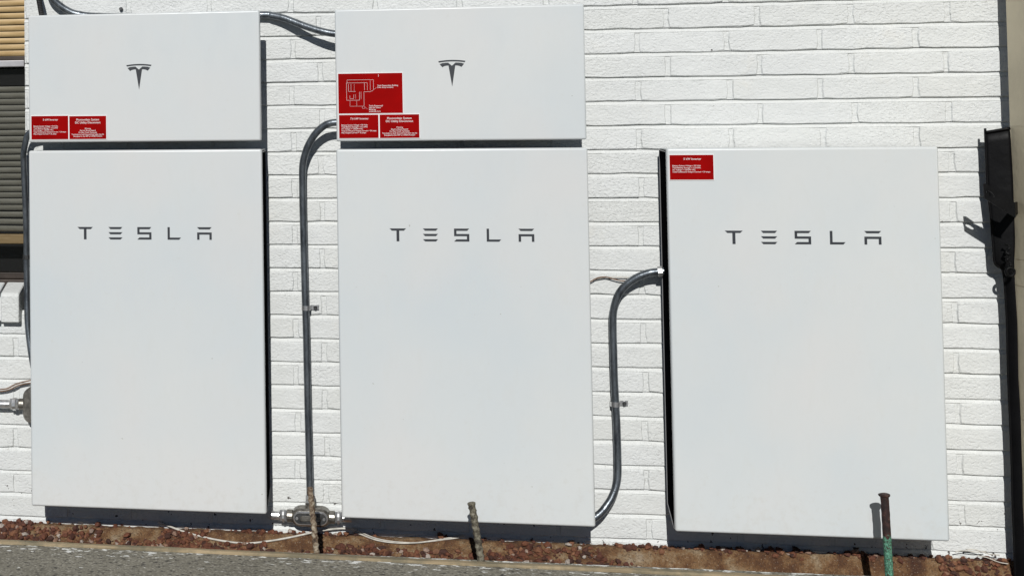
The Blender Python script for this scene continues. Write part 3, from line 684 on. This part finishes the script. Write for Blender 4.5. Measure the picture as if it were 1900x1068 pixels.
# wires
def wire(name, pts, rad, mat, label, cat='wire', mid=None):
    t = thing(name, label, cat, mid or pts[0]); tube('strand', rel(pts, t), rad, mat, t, 8, 8); return t
t = wire('loose_wire', [(-0.30, -0.02, 0.445), (-0.1796, -0.02, 0.4528), (-0.1424, -0.02, 0.4572), (-0.1165, -0.02, 0.4613), (-0.0868, -0.02, 0.4761), (-0.0442, -0.02, 0.4877), (0.02, -0.02, 0.50)], 0.0024, M['brownwire'], 'thin brown wire above the shiny conduit at the left edge')
tube('strand', rel([(-0.28, -0.016, 0.440), (-0.17, -0.016, 0.4475), (-0.1165, -0.016, 0.4545), (-0.08, -0.016, 0.471), (-0.0442, -0.016, 0.479), (0.02, -0.016, 0.487)], t), 0.0022, M['brownwire'], t, 8, 8)
t = wire('loose_wire', [(1.70, -0.012, 0.80), (1.7428, -0.012, 0.8192), (1.7641, -0.012, 0.8311), (1.7837, -0.012, 0.8412), (1.808, -0.012, 0.8431), (1.832, -0.012, 0.8366), (1.8561, -0.012, 0.8319), (1.8882, -0.012, 0.8355)], 0.0019, M['brownwire'], 'thin brown wire on the bricks behind the S shaped conduit')
tube('strand', rel([(1.77, -0.009, 0.835), (1.80, -0.009, 0.8405), (1.825, -0.009, 0.8425), (1.86, -0.009, 0.8425), (1.89, -0.009, 0.841)], t), 0.0016, M['whitecable'], t, 8, 8)
wire('ground_cable', [(0.385, -0.009, 0.040), (0.4251, -0.0125, 0.026), (0.4943, -0.0352, 0.013), (0.5856, -0.0503, 0.0005), (0.673, -0.0563, -0.0045), (0.7481, -0.0477, 0.0026), (0.8176, -0.0347, 0.0134), (0.885, -0.018, 0.026), (0.9309, -0.012, 0.0346), (0.985, -0.012, 0.041), (1.03, -0.01, 0.038)], 0.0033, M['whitecable'], 'white cable sagging over the gravel from the left battery box to the cast fitting', 'cable')
p2 = [(1.0146, -0.010, 0.0337), (1.0384, -0.0141, 0.026), (1.0912, -0.0343, 0.0147), (1.1567, -0.0395, 0.0105), (1.2251, -0.0356, 0.0137), (1.324, -0.012, 0.026), (1.3591, -0.010, 0.034)]
t = wire('ground_cable', p2, 0.0027, M['whitecable'], 'white twin cable lying on the gravel below the middle battery box', 'cable')
tube('strand', rel([(x, y - 0.001, z + 0.007 * math.sin(2 + 6 * x)) for x, y, z in p2], t), 0.0020, M['whitecable'], t, 8, 8)

# ------------------------------------------------------------------ stakes
def stake(name, base, top, rad, mat, label, head=1.0, rib=0.0, twist=0.0):
    t = thing(name, label, 'stake', base); a = Vector((0, 0, 0)); b = Vector(top) - Vector(base); N = 60
    path = [a.lerp(b, i / N) for i in range(N + 1)]
    def rf(i, an):
        r = rad * (1 + 0.10 * noise.noise(Vector((i * .35, math.cos(an), math.sin(an)))))
        if rib: r += rib * (0.5 + 0.5 * math.sin(i * 1.45 + an * twist)) ** 3
        return r
    V, F = sweep(path, rf, 14); mk('shaft', V, F, mat, t, smooth=True)
    d = b.normalized()
    hp = [b - d * 0.006, b - d * 0.003, b + d * 0.001, b + d * 0.003]
    hr = (rad * 1.05, rad * (1 + 0.45 * head), rad * (1 + 0.55 * head), rad * (0.75 + 0.3 * head))
    V, F = sweep(hp, lambda i, an: hr[i] * (1 + 0.06 * math.sin(3 * an + 1)), 14); mk('hammered_head', V, F, mat, t)
    t['group'] = 'metal stakes along the edging board'
    return t
stake('metal_stake', (0.9230, -0.264, -0.055), (0.8985, -0.265, 0.2313), 0.0078, M['rebar'], 'mottled pale rebar stake in front of the cast fitting', 0.1, 0.0028, 1.0)
stake('metal_stake', (1.4138, -0.268, -0.055), (1.3755, -0.268, 0.2036), 0.0098, M['rebar2'], 'short leaning grey rebar stake in front of the middle battery box', 0.45, 0.0022, 1.0)
stake('metal_stake', (2.5337, -0.25, -0.055), (2.5241, -0.25, 0.2628), 0.0110, M['pipe'], 'rusty pipe stake with flaking green paint in front of the right battery box', 0.8)

# ------------------------------------------------------------------ tan gate at the right edge with its black flap
gt = thing('metal_gate', 'tan metal gate leaf standing open at the right edge of the photo', 'gate', (2.955, -0.063, 0.05))
V = []; ang = math.radians(9); gd = Vector((math.sin(ang), -math.cos(ang), 0)); gn = Vector((math.cos(ang), math.sin(ang), 0))
def gpt(s, tk, z): return gd * s + gn * tk + Vector((0, 0, z))
ZP = [0.0, 0.398, 0.785, 0.862, 1.25, 1.64, 2.05]
for z0, z1 in zip(ZP, ZP[1:]):                            # sheet panels with a thin seam between them
    bm = bmesh.new(); vs = [bm.verts.new(gpt(s, tk, z)) for s in (0.0, 1.1) for tk in (0.0, 0.035) for z in (z0 + 0.0006, z1 - 0.0006)]
    bmesh.ops.convex_hull(bm, input=vs); bmesh.ops.bevel(bm, geom=bm.edges[:], offset=0.0012, segments=1, affect='EDGES'); from_bm('panel', bm, M['gate'], gt)
bm = bmesh.new(); vs = [bm.verts.new(gpt(s, tk, z)) for s in (0.004, 1.09) for tk in (0.003, 0.032) for z in (0.0, 2.05)]
bmesh.ops.convex_hull(bm, input=vs); from_bm('gate_core', bm, M['gate'], gt)
# latch plate with a hole: it stands out from the gate and throws its shadow on the bricks
PL = [(2.8384, 1.1378), (2.8400, 1.0950), (2.9117, 1.0449), (2.9200, 1.040), (2.9200, 1.083), (2.9042, 1.093), (2.846, 1.1375)]
HO = [(2.8555 + 0.0105 * math.cos(a) - 0.003 * math.sin(a), 1.1080 + 0.0085 * math.sin(a) - 0.005 * math.cos(a)) for a in [2 * math.pi * i / 16 for i in range(16)]]
bm = bmesh.new()
for y in (-0.172, -0.168):
    ov = [bm.verts.new((x, y, z)) for x, z in PL]; hv = [bm.verts.new((x, y, z)) for x, z in HO]
    es = [bm.edges.new((ov[i], ov[(i + 1) % len(ov)])) for i in range(len(ov))] + [bm.edges.new((hv[i], hv[(i + 1) % 16])) for i in range(16)]
    bmesh.ops.triangle_fill(bm, edges=es, use_beauty=True)
bm.verts.ensure_lookup_table(); no = len(PL) + 16
for base, n in ((0, len(PL)), (len(PL), 16)):
    for i in range(n):
        q = [base + i, base + (i + 1) % n]; bm.faces.new([bm.verts[q[0]], bm.verts[q[1]], bm.verts[no + q[1]], bm.verts[no + q[0]]])
for v in bm.verts: v.co -= gt.location
from_bm('latch_plate', bm, M['rubber'], gt)
bm = bmesh.new(); vs = [bm.verts.new(Vector(p) - gt.location) for p in [(x + q, y, z) for x, y in ((2.914, -0.1675), (2.957, -0.085)) for q in (0, 0.005) for z in (1.045, 1.08)]]
bmesh.ops.convex_hull(bm, input=vs); from_bm('latch_arm', bm, M['rubber'], gt)
rc = Vector((2.9294, -0.1, 0.8775)) - gt.location
ringp = [rc + Vector((0.0105 * math.cos(a), 0, 0.0120 * math.sin(a))) for a in [2 * math.pi * i / 24 for i in range(25)]]
V, F = sweep(ringp, 0.0046, 8); mk('ring', V, F, M['rubber'], gt, smooth=True)
chain = [rc + Vector((0.006 * math.sin(i * 2.1) - 0.002, 0.001 * i, 0.016 + 0.008 * i)) for i in range(9)]
V, F = sweep(catmull(chain, 4), lambda i, a: 0.0038 + 0.0018 * math.sin(i * 0.8), 8); mk('chain', V, F, M['rubber'], gt, smooth=True)
# black rubber flap hanging down the hinge edge
rows = [(1.2945, 2.8915, 2.9520), (1.262, 2.8915, 2.9535), (1.197, 2.8922, 2.9550), (1.117, 2.8930, 2.9570), (1.038, 2.8992, 2.9580), (0.958, 2.9028, 2.9560), (0.905, 2.9050, 2.9530), (0.890, 2.9120, 2.9530), (0.880, 2.9260, 2.9530), (0.845, 2.9310, 2.9530), (0.785, 2.9330, 2.9540), (0.724, 2.9340, 2.9555), (0.568, 2.9330, 2.9540), (0.45, 2.934, 2.9565), (0.333, 2.9350, 2.9570), (0.20, 2.934, 2.9545), (0.10, 2.9350, 2.9570), (-0.04, 2.9350, 2.9580)]
V = []; F = []; nc = 8
for z, xa, xb in rows:
    for s in (0, 1):
        for i in range(nc + 1):
            u = i / nc; x = xa + (xb - xa) * u
            y = -0.054 - 0.018 * u - 0.002 * math.sin(math.pi * u) + (0.005 if s else 0) + 0.002 * noise.noise(Vector((x * 30, z * 9, 0)))
            V.append(Vector((x, y, z + (0.012 * u - 0.012 if z > 1.25 else 0))))
m_ = 2 * (nc + 1)
for r in range(len(rows) - 1):
    for i in range(nc):
        a = r * m_ + i; F.append((a, a + m_, a + m_ + 1, a + 1)); b = a + nc + 1; F.append((b, b + 1, b + m_ + 1, b + m_))
    a = r * m_; F.append((a, a + nc + 1, a + nc + 1 + m_, a + m_)); a = r * m_ + nc; F.append((a, a + m_, a + nc + 1 + m_, a + nc + 1))
for i in range(nc): F.append((i, i + 1, i + nc + 2, i + nc + 1))
t = thing('rubber_flap', 'black rubber flap hanging down beside the tan gate', 'rubber flap', (2.93, -0.06, 0.02))
mk('sheet', rel(V, t), F, M['rubber'], t, smooth=True)
tp = [Vector((2.8915 + 0.0605 * i / 8, -0.0565 - 0.018 * i / 8 - 0.002 * math.sin(math.pi * i / 8), 1.2825 + 0.012 * i / 8)) for i in range(9)]
V, F = sweep(rel(tp, t), 0.0045, 8); mk('rolled_edge', V, F, M['rubber'], t, smooth=True)
ed = [Vector((xa, -0.054, z)) for z, xa, xb in rows]
V, F = sweep(catmull(rel(ed, t), 3), 0.0034, 8); mk('piping', V, F, M['rubber'], t, smooth=True)

# dry twigs lying by the foot of the gate
for a, b, wh in (((2.815, -0.022, 0.052), (2.905, -0.026, 0.040), 'middle'), ((2.842, -0.030, 0.036), (2.925, -0.034, 0.018), 'lowest'), ((2.785, -0.024, 0.044), (2.872, -0.020, 0.048), 'leftmost')):
    t = thing('dry_twig', wh + ' of three pale dry twigs on the gravel by the tan gate', 'twig', a, 'dry twigs by the gate')
    A = Vector((0, 0, 0)); B = Vector(b) - Vector(a); tube('stem', [A, A.lerp(B, .3) + Vector((0, 0, 0.003)), A.lerp(B, .7) - Vector((0, 0, 0.002)), B], 0.0016, M['whitecable'], t, 6, 4)
